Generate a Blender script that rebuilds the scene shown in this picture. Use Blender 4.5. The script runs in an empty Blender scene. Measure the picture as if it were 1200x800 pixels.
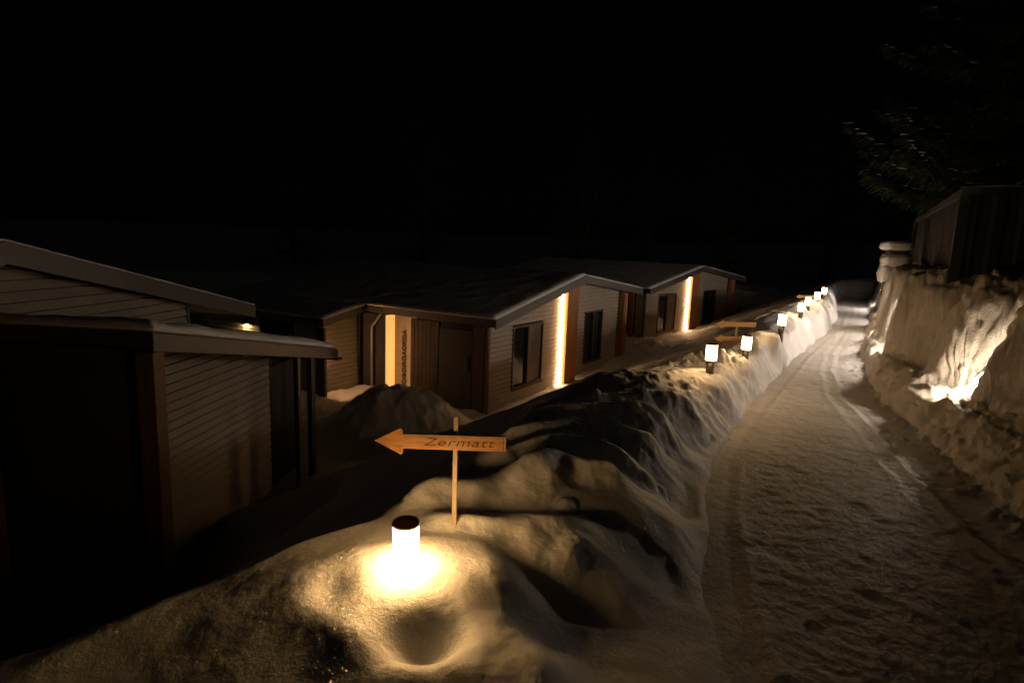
import bpy, bmesh, math, random
import numpy as np
from mathutils import Vector, Matrix

random.seed(7)
rng = np.random.default_rng(11)
SC = bpy.context.scene
COL = SC.collection
R_ = math.radians

# ------------------------------------------------------------------ helpers
class MB:
    """collects shapes, then links them as ONE mesh object"""
    def __init__(self): self.v = []; self.f = []; self.sm = []
    def add(self, vs, fs, smooth=False):
        n = len(self.v)
        self.v += [tuple(p) for p in vs]
        self.f += [tuple(n + i for i in f) for f in fs]
        self.sm += [smooth] * len(fs)
    def box(self, x0, x1, y0, y1, z0, z1):
        self.hexa([(x0,y0),(x1,y0),(x1,y1),(x0,y1)], z0, z1)
    def hexa(self, q, z0, z1):
        vs = [(a, b, z0) for a, b in q] + [(a, b, z1) for a, b in q]
        self.add(vs, [(3,2,1,0),(4,5,6,7),(0,1,5,4),(1,2,6,5),(2,3,7,6),(3,0,4,7)])
    def prism(self, pts, axis, a, b):
        """pts: 2-D outline (s, z); extruded along y from a to b (axis 'y') or along x"""
        n = len(pts)
        if axis == 'y': vs = [(s, a, z) for s, z in pts] + [(s, b, z) for s, z in pts]
        elif axis == 'x': vs = [(a, s, z) for s, z in pts] + [(b, s, z) for s, z in pts]
        else: vs = [(s, z, a) for s, z in pts] + [(s, z, b) for s, z in pts]
        fs = [tuple(range(n)), tuple(range(2*n-1, n-1, -1))]
        fs += [(i, i+n, (i+1) % n + n, (i+1) % n) for i in range(n)]
        self.add(vs, fs)
    def lathe(self, prof, n=28, c=(0,0,0), smooth=True):
        vs = []; fs = []
        for r, z in prof:
            for k in range(n):
                a = 2*math.pi*k/n
                vs.append((c[0]+r*math.cos(a), c[1]+r*math.sin(a), c[2]+z))
        for i in range(len(prof)-1):
            for k in range(n):
                k2 = (k+1) % n
                fs.append((i*n+k, i*n+k2, (i+1)*n+k2, (i+1)*n+k))
        self.add(vs, fs, smooth)
    def tube(self, pts, rad, n=8):
        vs = []; fs = []
        P = [Vector(p) for p in pts]
        for i, p in enumerate(P):
            t = (P[min(i+1, len(P)-1)] - P[max(i-1, 0)]).normalized()
            u = t.cross(Vector((0.13, 0.31, 0.94)));
            if u.length < 1e-3: u = t.cross(Vector((1,0,0)))
            u.normalize(); w = t.cross(u)
            r = rad[i] if isinstance(rad, (list, tuple)) else rad
            for k in range(n):
                a = 2*math.pi*k/n
                vs.append(p + (u*math.cos(a) + w*math.sin(a))*r)
        for i in range(len(P)-1):
            for k in range(n):
                k2 = (k+1) % n
                fs.append((i*n+k, i*n+k2, (i+1)*n+k2, (i+1)*n+k))
        fs.append(tuple(range(n-1, -1, -1))); fs.append(tuple((len(P)-1)*n+k for k in range(n)))
        self.add(vs, fs, True)
    def build(self, name, mat, parent=None, bevel=0, loc=None, rot=None, fix=True):
        me = bpy.data.meshes.new(name)
        me.from_pydata(self.v, [], self.f)
        me.polygons.foreach_set('use_smooth', self.sm)
        me.update()
        if fix:
            bm = bmesh.new(); bm.from_mesh(me)
            bmesh.ops.recalc_face_normals(bm, faces=bm.faces)
            bm.to_mesh(me); bm.free()
        o = bpy.data.objects.new(name, me); COL.objects.link(o)
        me.materials.append(mat)
        if parent: o.parent = parent
        if loc is not None: o.location = loc
        if rot is not None: o.rotation_euler = rot
        if bevel:
            m = o.modifiers.new('bevel', 'BEVEL'); m.width = bevel; m.segments = 2; m.limit_method = 'ANGLE'
        return o

def empty(name, loc, rz=0.0):
    o = bpy.data.objects.new(name, None); COL.objects.link(o)
    o.location = loc; o.rotation_euler = (0, 0, rz); o.empty_display_size = .2
    return o
def tag(o, label=None, cat=None, group=None, kind=None):
    if label: o['label'] = label
    if cat: o['category'] = cat
    if group: o['group'] = group
    if kind: o['kind'] = kind
    return o
def copy_tree(o, parent=None):
    c = o.copy(); COL.objects.link(c)
    if parent is not None: c.parent = parent
    for ch in list(o.children): copy_tree(ch, c)
    return c

# ------------------------------------------------------------------ materials
def new_mat(name):
    m = bpy.data.materials.new(name); m.use_nodes = True
    nt = m.node_tree
    return m, nt, nt.nodes['Principled BSDF']
def N(nt, t, **kw):
    n = nt.nodes.new(t)
    for k, v in kw.items():
        if k.startswith('i_'): n.inputs[k[2:].replace('_', ' ')].default_value = v
        else: setattr(n, k, v)
    return n
def plain(name, col, rough=.6, var=.25, scale=6, metal=0, bump=.2, bscale=40, stretch=(1,1,1)):
    m, nt, p = new_mat(name)
    tc = N(nt, 'ShaderNodeTexCoord'); mp = N(nt, 'ShaderNodeMapping'); mp.inputs['Scale'].default_value = stretch
    nt.links.new(tc.outputs['Object'], mp.inputs[0])
    nz = N(nt, 'ShaderNodeTexNoise', i_Scale=scale, i_Detail=6, i_Roughness=.6)
    nt.links.new(mp.outputs[0], nz.inputs['Vector'])
    cr = N(nt, 'ShaderNodeMapRange'); cr.inputs['To Min'].default_value = 1-var; cr.inputs['To Max'].default_value = 1+var
    cr.inputs['From Min'].default_value = .3; cr.inputs['From Max'].default_value = .7
    nt.links.new(nz.outputs[0], cr.inputs[0])
    mx = N(nt, 'ShaderNodeVectorMath', operation='SCALE'); mx.inputs[0].default_value = col[:3]
    nt.links.new(cr.outputs[0], mx.inputs['Scale'])
    nt.links.new(mx.outputs[0], p.inputs['Base Color'])
    p.inputs['Roughness'].default_value = rough; p.inputs['Metallic'].default_value = metal
    if bump:
        nb = N(nt, 'ShaderNodeTexNoise', i_Scale=bscale, i_Detail=4)
        nt.links.new(mp.outputs[0], nb.inputs['Vector'])
        b = N(nt, 'ShaderNodeBump', i_Strength=bump, i_Distance=.004)
        nt.links.new(nb.outputs[0], b.inputs['Height']); nt.links.new(b.outputs[0], p.inputs['Normal'])
    return m
def emit(name, col, strength):
    m, nt, p = new_mat(name)
    p.inputs['Base Color'].default_value = (.8, .8, .8, 1)
    p.inputs['Emission Color'].default_value = (*col, 1)
    p.inputs['Emission Strength'].default_value = strength
    return m
def snow_mat(name, col, grain=1.0, dirt=0.0, glint=1.0, coarse=0.0):
    m, nt, p = new_mat(name)
    tc = N(nt, 'ShaderNodeTexCoord')
    n1 = N(nt, 'ShaderNodeTexNoise', i_Scale=2.2, i_Detail=7, i_Roughness=.65)
    nt.links.new(tc.outputs['Object'], n1.inputs['Vector'])
    mr = N(nt, 'ShaderNodeMapRange'); mr.inputs['From Min'].default_value = .42; mr.inputs['From Max'].default_value = .68
    mr.inputs['To Min'].default_value = 0; mr.inputs['To Max'].default_value = dirt
    nt.links.new(n1.outputs[0], mr.inputs[0])
    mix = N(nt, 'ShaderNodeMix', data_type='RGBA')
    mix.inputs['A'].default_value = (*col, 1); mix.inputs['B'].default_value = (.30, .23, .16, 1)
    nt.links.new(mr.outputs[0], mix.inputs['Factor'])
    nt.links.new(mix.outputs['Result'], p.inputs['Base Color'])
    p.inputs['Roughness'].default_value = .62
    p.inputs['Specular IOR Level'].default_value = .35
    # grain: crystals about 2 to 6 mm across, and softer clumps
    g1 = N(nt, 'ShaderNodeTexNoise', i_Scale=210, i_Detail=2, i_Roughness=.6)
    g2 = N(nt, 'ShaderNodeTexNoise', i_Scale=38, i_Detail=5, i_Roughness=.62)
    for g in (g1, g2): nt.links.new(tc.outputs['Object'], g.inputs['Vector'])
    b1 = N(nt, 'ShaderNodeBump', i_Strength=.55*grain, i_Distance=.004)
    b2 = N(nt, 'ShaderNodeBump', i_Strength=.6, i_Distance=.010 + coarse)
    nt.links.new(g2.outputs[0], b2.inputs['Height'])
    nt.links.new(g1.outputs[0], b1.inputs['Height']); nt.links.new(b2.outputs[0], b1.inputs['Normal'])
    nt.links.new(b1.outputs[0], p.inputs['Normal'])
    if glint:
        # ice crystals: a few cells, each a tiny mirror with a tilt of its own
        vo = N(nt, 'ShaderNodeTexVoronoi', i_Scale=260)
        nt.links.new(tc.outputs['Object'], vo.inputs['Vector'])
        wn = N(nt, 'ShaderNodeTexWhiteNoise'); nt.links.new(vo.outputs['Position'], wn.inputs['Vector'])
        sub = N(nt, 'ShaderNodeVectorMath', operation='SUBTRACT'); sub.inputs[1].default_value = (.5, .5, .5)
        nt.links.new(wn.outputs['Color'], sub.inputs[0])
        sca = N(nt, 'ShaderNodeVectorMath', operation='SCALE'); sca.inputs['Scale'].default_value = 1.7
        nt.links.new(sub.outputs[0], sca.inputs[0])
        geo = N(nt, 'ShaderNodeNewGeometry')
        add = N(nt, 'ShaderNodeVectorMath', operation='ADD')
        nt.links.new(geo.outputs['Normal'], add.inputs[0]); nt.links.new(sca.outputs[0], add.inputs[1])
        nor = N(nt, 'ShaderNodeVectorMath', operation='NORMALIZE'); nt.links.new(add.outputs[0], nor.inputs[0])
        gl = N(nt, 'ShaderNodeBsdfGlossy'); gl.inputs['Roughness'].default_value = .20
        nt.links.new(nor.outputs[0], gl.inputs['Normal'])
        gt = N(nt, 'ShaderNodeMath', operation='GREATER_THAN'); gt.inputs[1].default_value = .93
        nt.links.new(wn.outputs['Value'], gt.inputs[0])
        ml = N(nt, 'ShaderNodeMath', operation='MULTIPLY'); ml.inputs[1].default_value = .16*glint
        nt.links.new(gt.outputs[0], ml.inputs[0])
        cc = N(nt, 'ShaderNodeCombineXYZ')
        for k in range(3): nt.links.new(ml.outputs[0], cc.inputs[k])
        nt.links.new(cc.outputs[0], gl.inputs['Color'])
        ms = N(nt, 'ShaderNodeAddShader')
        nt.links.new(p.outputs[0], ms.inputs[0]); nt.links.new(gl.outputs[0], ms.inputs[1])
        nt.links.new(ms.outputs[0], nt.nodes['Material Output'].inputs['Surface'])
    return m
def wood_mat(name, c1, c2, stretch=(1, 1, 14), rough=.6):
    m, nt, p = new_mat(name)
    tc = N(nt, 'ShaderNodeTexCoord'); mp = N(nt, 'ShaderNodeMapping')
    mp.inputs['Scale'].default_value = stretch
    nt.links.new(tc.outputs['Object'], mp.inputs[0])
    n = N(nt, 'ShaderNodeTexNoise', i_Scale=5, i_Detail=8, i_Roughness=.65, i_Distortion=.6)
    nt.links.new(mp.outputs[0], n.inputs['Vector'])
    mr = N(nt, 'ShaderNodeMapRange'); mr.inputs['From Min'].default_value = .35; mr.inputs['From Max'].default_value = .65
    nt.links.new(n.outputs[0], mr.inputs[0])
    mix = N(nt, 'ShaderNodeMix', data_type='RGBA'); mix.inputs['A'].default_value = (*c1, 1); mix.inputs['B'].default_value = (*c2, 1)
    nt.links.new(mr.outputs[0], mix.inputs['Factor']); nt.links.new(mix.outputs['Result'], p.inputs['Base Color'])
    p.inputs['Roughness'].default_value = rough
    b = N(nt, 'ShaderNodeBump', i_Strength=.3, i_Distance=.003)
    nt.links.new(n.outputs[0], b.inputs['Height']); nt.links.new(b.outputs[0], p.inputs['Normal'])
    return m

M = {}
M['snow'] = snow_mat('snow', (.80, .80, .82), 1.0, .10)
M['bank'] = snow_mat('bank_snow', (.66, .61, .54), 1.2, .45, glint=.3, coarse=.016)
M['path'] = snow_mat('packed_snow', (.66, .66, .67), 1.2, .35, glint=.15, coarse=.006)
M['roofsnow'] = snow_mat('roof_snow', (.78, .78, .80), .8, 0, glint=0)
M['siding'] = plain('painted_siding', (.37, .32, .27), .55, .12, 3, bump=.15, bscale=30, stretch=(1,1,6))
M['dim_siding'] = plain('dimmed_painted_siding', (.25, .215, .175), .55, .15, 3, bump=.15, bscale=30, stretch=(1,1,6))  # siding colour darkened to stand in for weaker light on near cabin and porch
M['dark_siding'] = plain('dark_grey_siding', (.035, .035, .033), .6, .15, 3, bump=.2)  # even dark grey for the doors and the gate post
M['core'] = plain('dark_core', (.03, .03, .03), .8, .2)
M['fascia'] = plain('fascia_metal', (.062, .060, .056), .45, .15, 2, bump=.1)
M['black'] = plain('dark_metal', (.02, .02, .022), .45, .2)
M['panel'] = plain('olive_panel', (.07, .075, .06), .6, .15, 2)
M['larch'] = wood_mat('larch_cladding', (.42, .20, .075), (.30, .13, .045), (9, 9, .8))
M['oldpost'] = wood_mat('weathered_post', (.20, .11, .05), (.12, .065, .03), (9, 9, .8))
M['darkwood'] = wood_mat('dark_cladding_wood', (.09, .05, .025), (.05, .03, .016), (9, 9, .8))
M['sign'] = wood_mat('sign_wood', (.56, .28, .095), (.33, .145, .045), (2, 14, 14), .45)
M['signpost'] = wood_mat('post_wood', (.50, .40, .26), (.36, .28, .17), (16, 16, 2))
M['farsign'] = wood_mat('lamplit_sign_wood', (.92, .55, .22), (.80, .42, .15), (2, 14, 14), .5)  # sign wood lightened so its colour carries the lamplight on the far arrows
M['burn'] = plain('burnt_letter', (.07, .03, .012), .8, .2, bump=0)
M['edge'] = wood_mat('pale_routed_edge', (.75, .55, .28), (.5, .33, .15), (2, 14, 14))
M['frame'] = plain('window_frame', (.035, .033, .03), .4, .1)
M['cap'] = plain('brown_cap', (.60, .32, .19), .38, .2, bump=.05)
M['stem'] = plain('grey_stem', (.12, .11, .10), .4, .15, metal=.6, bump=.05)
M['pipe'] = plain('zinc_pipe', (.38, .38, .38), .35, .1, metal=.6, bump=0)
M['container'] = plain('container_paint', (.018, .019, .019), .7, .2, 1.5, bump=.2)
m, nt, p = new_mat('dark_glass'); p.inputs['Base Color'].default_value = (.012, .013, .014, 1)
p.inputs['Roughness'].default_value = .06; p.inputs['Specular IOR Level'].default_value = .8; M['glass'] = m
nz = N(nt, 'ShaderNodeTexNoise', i_Scale=1.6); bp = N(nt, 'ShaderNodeBump', i_Strength=.25, i_Distance=.02)
nt.links.new(nz.outputs[0], bp.inputs['Height']); nt.links.new(bp.outputs[0], p.inputs['Normal'])
M['shutter'] = plain('brown_shutter', (.13, .10, .075), .5, .35, 2.5, bump=.15, stretch=(1,1,.4))
WARM = (1.0, .565, .20)
M['lamp'] = emit('lamp_diffuser', WARM, 44)
M['far_lamp'] = emit('far_lamp_diffuser', (1.0, .59, .25), 46)
M['niche'] = emit('flood_diffuser', (1.0, .80, .58), 760)
M['niche2'] = emit('far_flood_diffuser', (1.0, .82, .66), 1300)
M['strip'] = emit('led_strip', (1.0, .58, .27), 62)
M['strip2'] = emit('orange_led_strip', (1.0, .52, .17), 9)
M['lightpanel'] = emit('amber_light_panel', (1.0, .38, .08), 1.0)
M['strip3'] = emit('wing_led_strip', (1.0, .48, .20), 110)
M['downlight'] = emit('wall_lamp_lens', (1.0, .66, .22), 260)
M['needle'] = plain('spruce_needles', (.075, .095, .03), .7, .4, 3, bump=0)
M['bark'] = wood_mat('bark', (.045, .034, .025), (.025, .02, .015), (3, 3, .6), .9)
M['treesnow'] = plain('branch_snow', (.45, .45, .46), .7, .08, bump=0)

# ------------------------------------------------------------------ noise
_perm = rng.permutation(256); _perm = np.concatenate([_perm, _perm])
_ang = rng.random(256) * 2 * np.pi
_gx, _gy = np.cos(_ang), np.sin(_ang)
def pnoise(x, y):
    xi = np.floor(x).astype(np.int64); yi = np.floor(y).astype(np.int64)
    xf = x - xi; yf = y - yi; xi &= 255; yi &= 255
    u = xf*xf*xf*(xf*(xf*6-15)+10); v = yf*yf*yf*(yf*(yf*6-15)+10)
    def g(ix, iy, fx, fy):
        h = _perm[_perm[ix & 255] + (iy & 255)]; return _gx[h]*fx + _gy[h]*fy
    a = g(xi, yi, xf, yf); b = g(xi+1, yi, xf-1, yf); c = g(xi, yi+1, xf, yf-1); d = g(xi+1, yi+1, xf-1, yf-1)
    return ((a + u*(b-a)) + v*((c + u*(d-c)) - (a + u*(b-a)))) * 1.4
def fbm(x, y, oct=4, rough=.5, off=0.0):
    s = 0; a = 1; t = 0
    for k in range(oct):
        s = s + a*pnoise(x*2**k + off + 17.3*k, y*2**k - off*1.7 + 9.1*k); t += a; a *= rough
    return s / t
def sstep(t): t = np.clip(t, 0, 1); return t*t*(3-2*t)

# ------------------------------------------------------------------ terrain
Ly = np.array([-3, 0, 1, 2.2, 2.75, 3.73, 4.72, 5.73, 6.8, 7.76, 9.81, 11.2, 13.4, 16.9, 23.7, 27, 32, 60])
Lx = np.array([-.2, .45, .65, .90, 1.03, 1.30, 1.69, 2.23, 2.85, 3.45, 4.70, 5.62, 7.08, 9.20, 12.75, 15.0, 20, 48])
Ry = np.array([-3, 0, 2, 3.79, 4.38, 5.06, 5.99, 7.03, 8.59, 10.63, 14.35, 18.4, 24.3, 27, 32, 60])
Rx = np.array([2.6, 2.9, 3.15, 3.49, 3.65, 3.88, 4.20, 4.50, 5.20, 6.30, 8.62, 11.0, 14.35, 17.2, 22.5, 50.5])
ix = lambda v, a, b: np.interp(v, a, b)
LAMPZ = [(2.02, 6.12, .50), (2.80, 7.23, .46), (3.95, 8.90, .575), (5.46, 11.48, .56), (6.22, 12.78, .58), (6.97, 13.9, .62), (7.95, 15.53, .66)]
FLOOD = [(4.86, 6.10), (5.93, 9.1), (6.83, 10.75), (7.98, 12.6), (9.86, 15.6), (12.0, 19.6)]
def seg_ridge(x, y, p0, p1, w, amp, near=None):
    d = np.array(p1) - np.array(p0); L = np.hypot(*d); d = d / L
    s = (x-p0[0])*d[0] + (y-p0[1])*d[1]; t = -(x-p0[0])*d[1] + (y-p0[1])*d[0]
    e = np.maximum(0, np.maximum(-s, s-L)); ww = np.where(t < 0, near or w, w)
    return amp*np.exp(-(t/ww)**2 - (e/(w*1.3))**2)
def blob(x, y, cx, cy, r, amp, ry=None, rot=0):
    c, s = math.cos(rot), math.sin(rot); dx = x-cx; dy = y-cy
    a = (dx*c + dy*s)/r; b = (-dx*s + dy*c)/(ry or r)
    return amp*np.exp(-(a*a + b*b))
RIDGES = [((-.30, 2.80), (.28, 2.72), .13, .065, .10), ((-.45, 3.14), (.20, 3.30), .15, .12, .15), ((.15, 3.36), (.62, 3.44), .12, .13, .10),
          ((-.1, 3.68), (.85, 3.84), .10, .13, .07), ((.05, 3.98), (1.0, 4.18), .13, .17, .10),
          ((.25, 4.40), (1.25, 4.62), .15, .19, .13), ((.7, 4.95), (1.55, 5.1), .16, .15, .12),
          ((1.0, 5.60), (2.0, 5.80), .40, .115, .30), ((1.5, 6.1), (2.0, 6.2), .16, .04, .2),
          ((2.2, 7.25), (2.9, 7.40), .25, .06, .25), ((2.9, 8.2), (3.6, 8.2), .18, .05, .15),
          ((3.8, 9.0), (4.2, 9.0), .25, .14, .3), ((4.2, 11.4), (5.5, 11.4), .3, .16, .3),
          ((5.0, 12.9), (6.2, 12.8), .3, .2, .3), ((6.0, 14.1), (7.2, 14.0), .3, .22, .3)]
def terrain(x, y):
    """height and zone (0 snow, 1 path)"""
    wx = fbm(x*1.3, y*1.3, 3, .5, 3.0); wy = fbm(x*1.3, y*1.3, 3, .5, 40.0)
    w2 = fbm(x*6, y*6, 3, .5, 12.0)
    L = ix(y, Ly, Lx); Rr = ix(y, Ry, Rx)
    n = (L - x)*.885 + .07*wx + .008*w2
    v = (x - Rr)*.885 + .06*wy + .015*w2
    # --- packed path
    al = x*.885 - y*.466; ac = x*.466 + y*.885          # across / along the path
    path = .012*fbm(al*1.2, ac*1.2, 2) + .0055*fbm(al*4.6, ac*8.5, 4, .62, 5) + .0045*fbm(x*30, y*30, 3, .6, 8)
    stp = fbm(al*4.5, ac*3.4, 2, .5, 61)
    path = path - .007*sstep((stp-.18)/.25) + .008*fbm(al*7, ac*11, 3, .6, 66)
    pk = fbm(x*9, y*9, 2, .5, 68); path = path - .004*sstep((pk-.25)/.2)*(.4+.3*np.exp(-(((x-L)*.885-.35)/.3)**2))
    # left wheel groove and its side ridge, right sledge track with cross marks
    nn = (x-L)*.885
    path = path - .010*np.exp(-((nn-.13)/.035)**2) + .009*np.exp(-((nn-.21)/.03)**2) \
        - .005*np.exp(-((nn-.42)/.06)**2)*(.6+.4*np.sin(ac*48+3*wx))
    for off, am in ((.36, .012), (.52, .008)):
        q = -(x-Rr)*.885 - off - .05*wx
        path = path - am*np.exp(-(q/.035)**2)*(.65+.35*np.sin(ac*55)) + am*.8*np.exp(-((q-.07)/.03)**2)
    # --- left bank
    base = ix(y, [1, 2.3, 3, 4, 5, 6.1, 7.2, 8.9, 11.5, 15.5, 25], [.20, .34, .31, .31, .34, .38, .37, .42, .48, .52, .55])
    top = base.copy()
    for p0, p1, w, a, nr in RIDGES: top = top + seg_ridge(x + .10*wx, y + .26*wy + .10*wx + .03*w2, p0, p1, w, a, nr)*(1 + .55*fbm(x*1.7+p0[1]*3, y*.6, 2, .5, 77))
    far = sstep((y-6.5)/3)
    top = top + .10*far*fbm(x*.9, y*1.4, 3, .5, 21) + .045*wx + .012*w2*(.6 + sstep((y-3.6)/1.6)) \
        + .008*fbm(x*16, y*16, 3, .55, 9)*(.25 + sstep((y-4.8)/1.0))
    top = top + .108*np.exp(-((x+.41)**2+(y-2.335)**2)/.14) - .045*np.exp(-((x+.41)**2+(y-2.335)**2)/.022) \
        - .05*np.exp(-((x+.41)**2+(y-2.335)**2)/1.2) - .17*sstep((x + .02 + (y-2.2)*.35)/.40)*sstep((2.75-y)/.4) - .125*sstep((-x-.60)/.85)*sstep((3.0-y)/.6)*(1 - .8*sstep((-x-1.5)/.6)) - .05*sstep((-x-.55)/.7)*sstep((2.15-y)/.5) + seg_ridge(x + .08*wx, y + .1*wy, (-.98, 2.60), (-.80, 2.12), .12, .012, .12)  \
        + seg_ridge(x, y, (-.78, 2.16), (-.60, 1.96), .09, .012) + seg_ridge(x, y, (-.60, 1.95), (-.36, 1.83), .09, .012) + seg_ridge(x, y, (-.34, 1.82), (-.12, 1.83), .09, .012)
    # hollows and folds of the mound that carries the near lamp
    top = top - blob(x, y, -.28, 2.0, .13, .155, .10, .3) - blob(x, y, -.68, 2.20, .09, .05, .12)  \
        - blob(x, y, .12, 2.16, .18, .06, .14, -.5) + blob(x, y, .02, 2.42, .13, .035) + blob(x, y, -.5, 1.93, .12, .02, .10) \
        - blob(x, y, -.25, 1.62, .25, .05) - blob(x, y, .1, 3.05, .3, .05, .09) + blob(x, y, .33, 3.12, .05, .045) \
        - blob(x, y, -.40, 2.20, .16, .018)
    Wc = ix(y, [1, 2.2, 3.5, 5, 8, 12], [.95, .85, .66, .58, .36, .34])
    ribs = .26*fbm(x*1.1, y*1.1, 2, .5, 31) + .03*fbm(x*3.5, y*3.5, 2, .5, 37)
    rise = np.clip((n + ribs*sstep(n/.15))/Wc, 0, 1)
    rise = np.where(rise > 0, 1-(1-rise)**2.0, 0)*.75 + .25*sstep(rise)
    Wb = ix(y, [1.5, 2.2, 2.5, 2.86, 3.24, 4, 6, 7.2, 8.2, 14], [2.3, 2.05, 1.85, 1.5, 1.28, 1.25, 1.25, .80, .45, .42])
    sl = ix(y, [2, 4.5, 6, 30], [1.0, .75, .5, .42])
    o = np.maximum(0, n - Wb + .10*wx); drop = sl*o*o/(o+.25)
    lb = top*rise - drop
    # --- valley where the cabins stand
    val = -1.48 + .034*(np.clip(y, -5, 40)-11) + .10*wx + .05*fbm(x*2.5, y*2.5, 4, .5, 15)
    val = np.where(y < 9, np.maximum(val, -1.55), val)
    val = val + .25*np.exp(-((x+2.2)/.9)**2 - ((y-7.2)/1.1)**2)
    pile = np.exp(-(((x+1.90)/1.05)**2 + ((y-9.9)/.80)**2)**1.4)
    val = val + pile*(.72 + .10*fbm(x*3, y*3, 3, .5, 71) + .025*fbm(x*13, y*13, 3, .6, 75))
    val = val + np.exp(-((x-3.9)/1.3)**2 - ((y-17.6)/1.0)**2)*(.30 + .25*fbm(x*2.2, y*2.2, 3, .5, 91))
    k = .14; h = np.clip(.5 + .5*(lb-val)/k, 0, 1)
    left = val + (lb-val)*h + k*h*(1-h)
    for lx, ly, lz in LAMPZ:
        d2 = (x-lx)**2 + (y-ly)**2; w_ = np.exp(-(d2/.055)**1.3)
        left = left + np.clip(lz - .035 - left, 0, .4)*w_
    # --- right snow wall
    crest = .06*sstep((v-1.0)/.6)*fbm(x*1.6, y*1.6, 3, .5, 47) + ix(y, [2, 5, 8, 11, 13, 16, 20, 26], [1.36, 1.50, 1.58, 1.58, 1.50, 1.05, .85, .8]) + .10*wx + .05*w2
    lump = fbm(al*.9, ac*1.1, 2, .5, 51); rough = fbm(al*6, ac*3.2, 4, .6, 57)
    bulge = .34*np.clip(lump, -.6, .7) + .012*rough
    for fx, fy in FLOOD[1:]:
        fa = fx*.466 + fy*.885
        bulge = bulge + .36*np.exp(-((ac-fa+.62)/.20)**2) - .12*np.exp(-((ac-fa-.1)/.4)**2)
    fa = FLOOD[0][0]*.466 + FLOOD[0][1]*.885
    bulge = bulge + .22*np.exp(-((ac-fa+.62)/.30)**2)*(1) - .05*np.exp(-((ac-fa-.3)/.4)**2)
    comp = 1 + 1.25*sstep((y-7.6)/2.2)
    vv = v*comp + .7*bulge*sstep(v*comp/.5)
    prof = ix(vv, [0, .05, .16, .27, .38, .48, .56, .64, .76, .92, 1.15, 2.2, 8], [0, .10, .24, .31, .30, .36, .56, .90, 1.22, 1.39, 1.44, 1.38, 1.5])
    right = prof/1.44*crest + (.05*rough + .02*fbm(x*14, y*14, 3, .6, 33))*sstep(v/.3)
    right = right + .04*fbm(x*2, y*2, 3, .5, 44)*sstep(v-.8)
    for i, (fx, fy) in enumerate(FLOOD):
        a = (x-fx); b = (y-fy)
        da = a*.885 - b*.466; db = a*.466 + b*.885
        if i == 0:
            hole = np.exp(-(((da-.08)/.26)**2 + ((db-.06)/.22)**2)**1.8)
            chan = np.exp(-(((da+.30)/.36)**2 + ((db+.02)/.20)**2)**2.0)
            right = right*(1-hole) + np.minimum(right, .56)*hole
            right = right*(1-chan) + np.minimum(right, .24)*chan
        else:
            hole = np.exp(-(((da+.16)/.34)**2 + ((db-.14)/.32)**2)**2.0)
            right = right*(1-hole) + np.minimum(right, .20)*hole
    # curved scrape marks under the lit niche
    for rr in (.62, .80):
        q = np.hypot(x-4.75, y-5.35) - rr
        right = right + .018*np.exp(-(q/.025)**2)*sstep((v-.28)/.1)*(y < 5.6)
    z = np.where(n > 0, left, np.where(v > 0, right, 0))
    z = np.where((n <= 0) & (v <= 0), 0, z)
    edge = np.minimum(np.abs(n), np.abs(v))
    onpath = (n <= 0) & (v <= 0)
    damp = np.where(onpath, .35+.65*sstep(nn/.25), .35*np.exp(-np.maximum(0, np.where(n > 0, n, v))/.08))
    z = z + path*damp
    # --- the far end: the path turns away behind a bank, the land climbs to the wood
    fy_ = sstep((y-25.5)/2.2); z = z*(1-fy_) + fy_*(np.where(n > 0, .75-.75*sstep(n/2.5), .75) + .18*fbm(x*.8, y*.8, 4, .55, 81))
    fz = sstep((y-45)/60); z = z + fz*3.0
    fx_ = sstep((x-9.5-y*.62)/4)*(v > 0); z = z + fx_*.8
    return z, onpath & (y < 26.3), v > 0, n > 0

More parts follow.
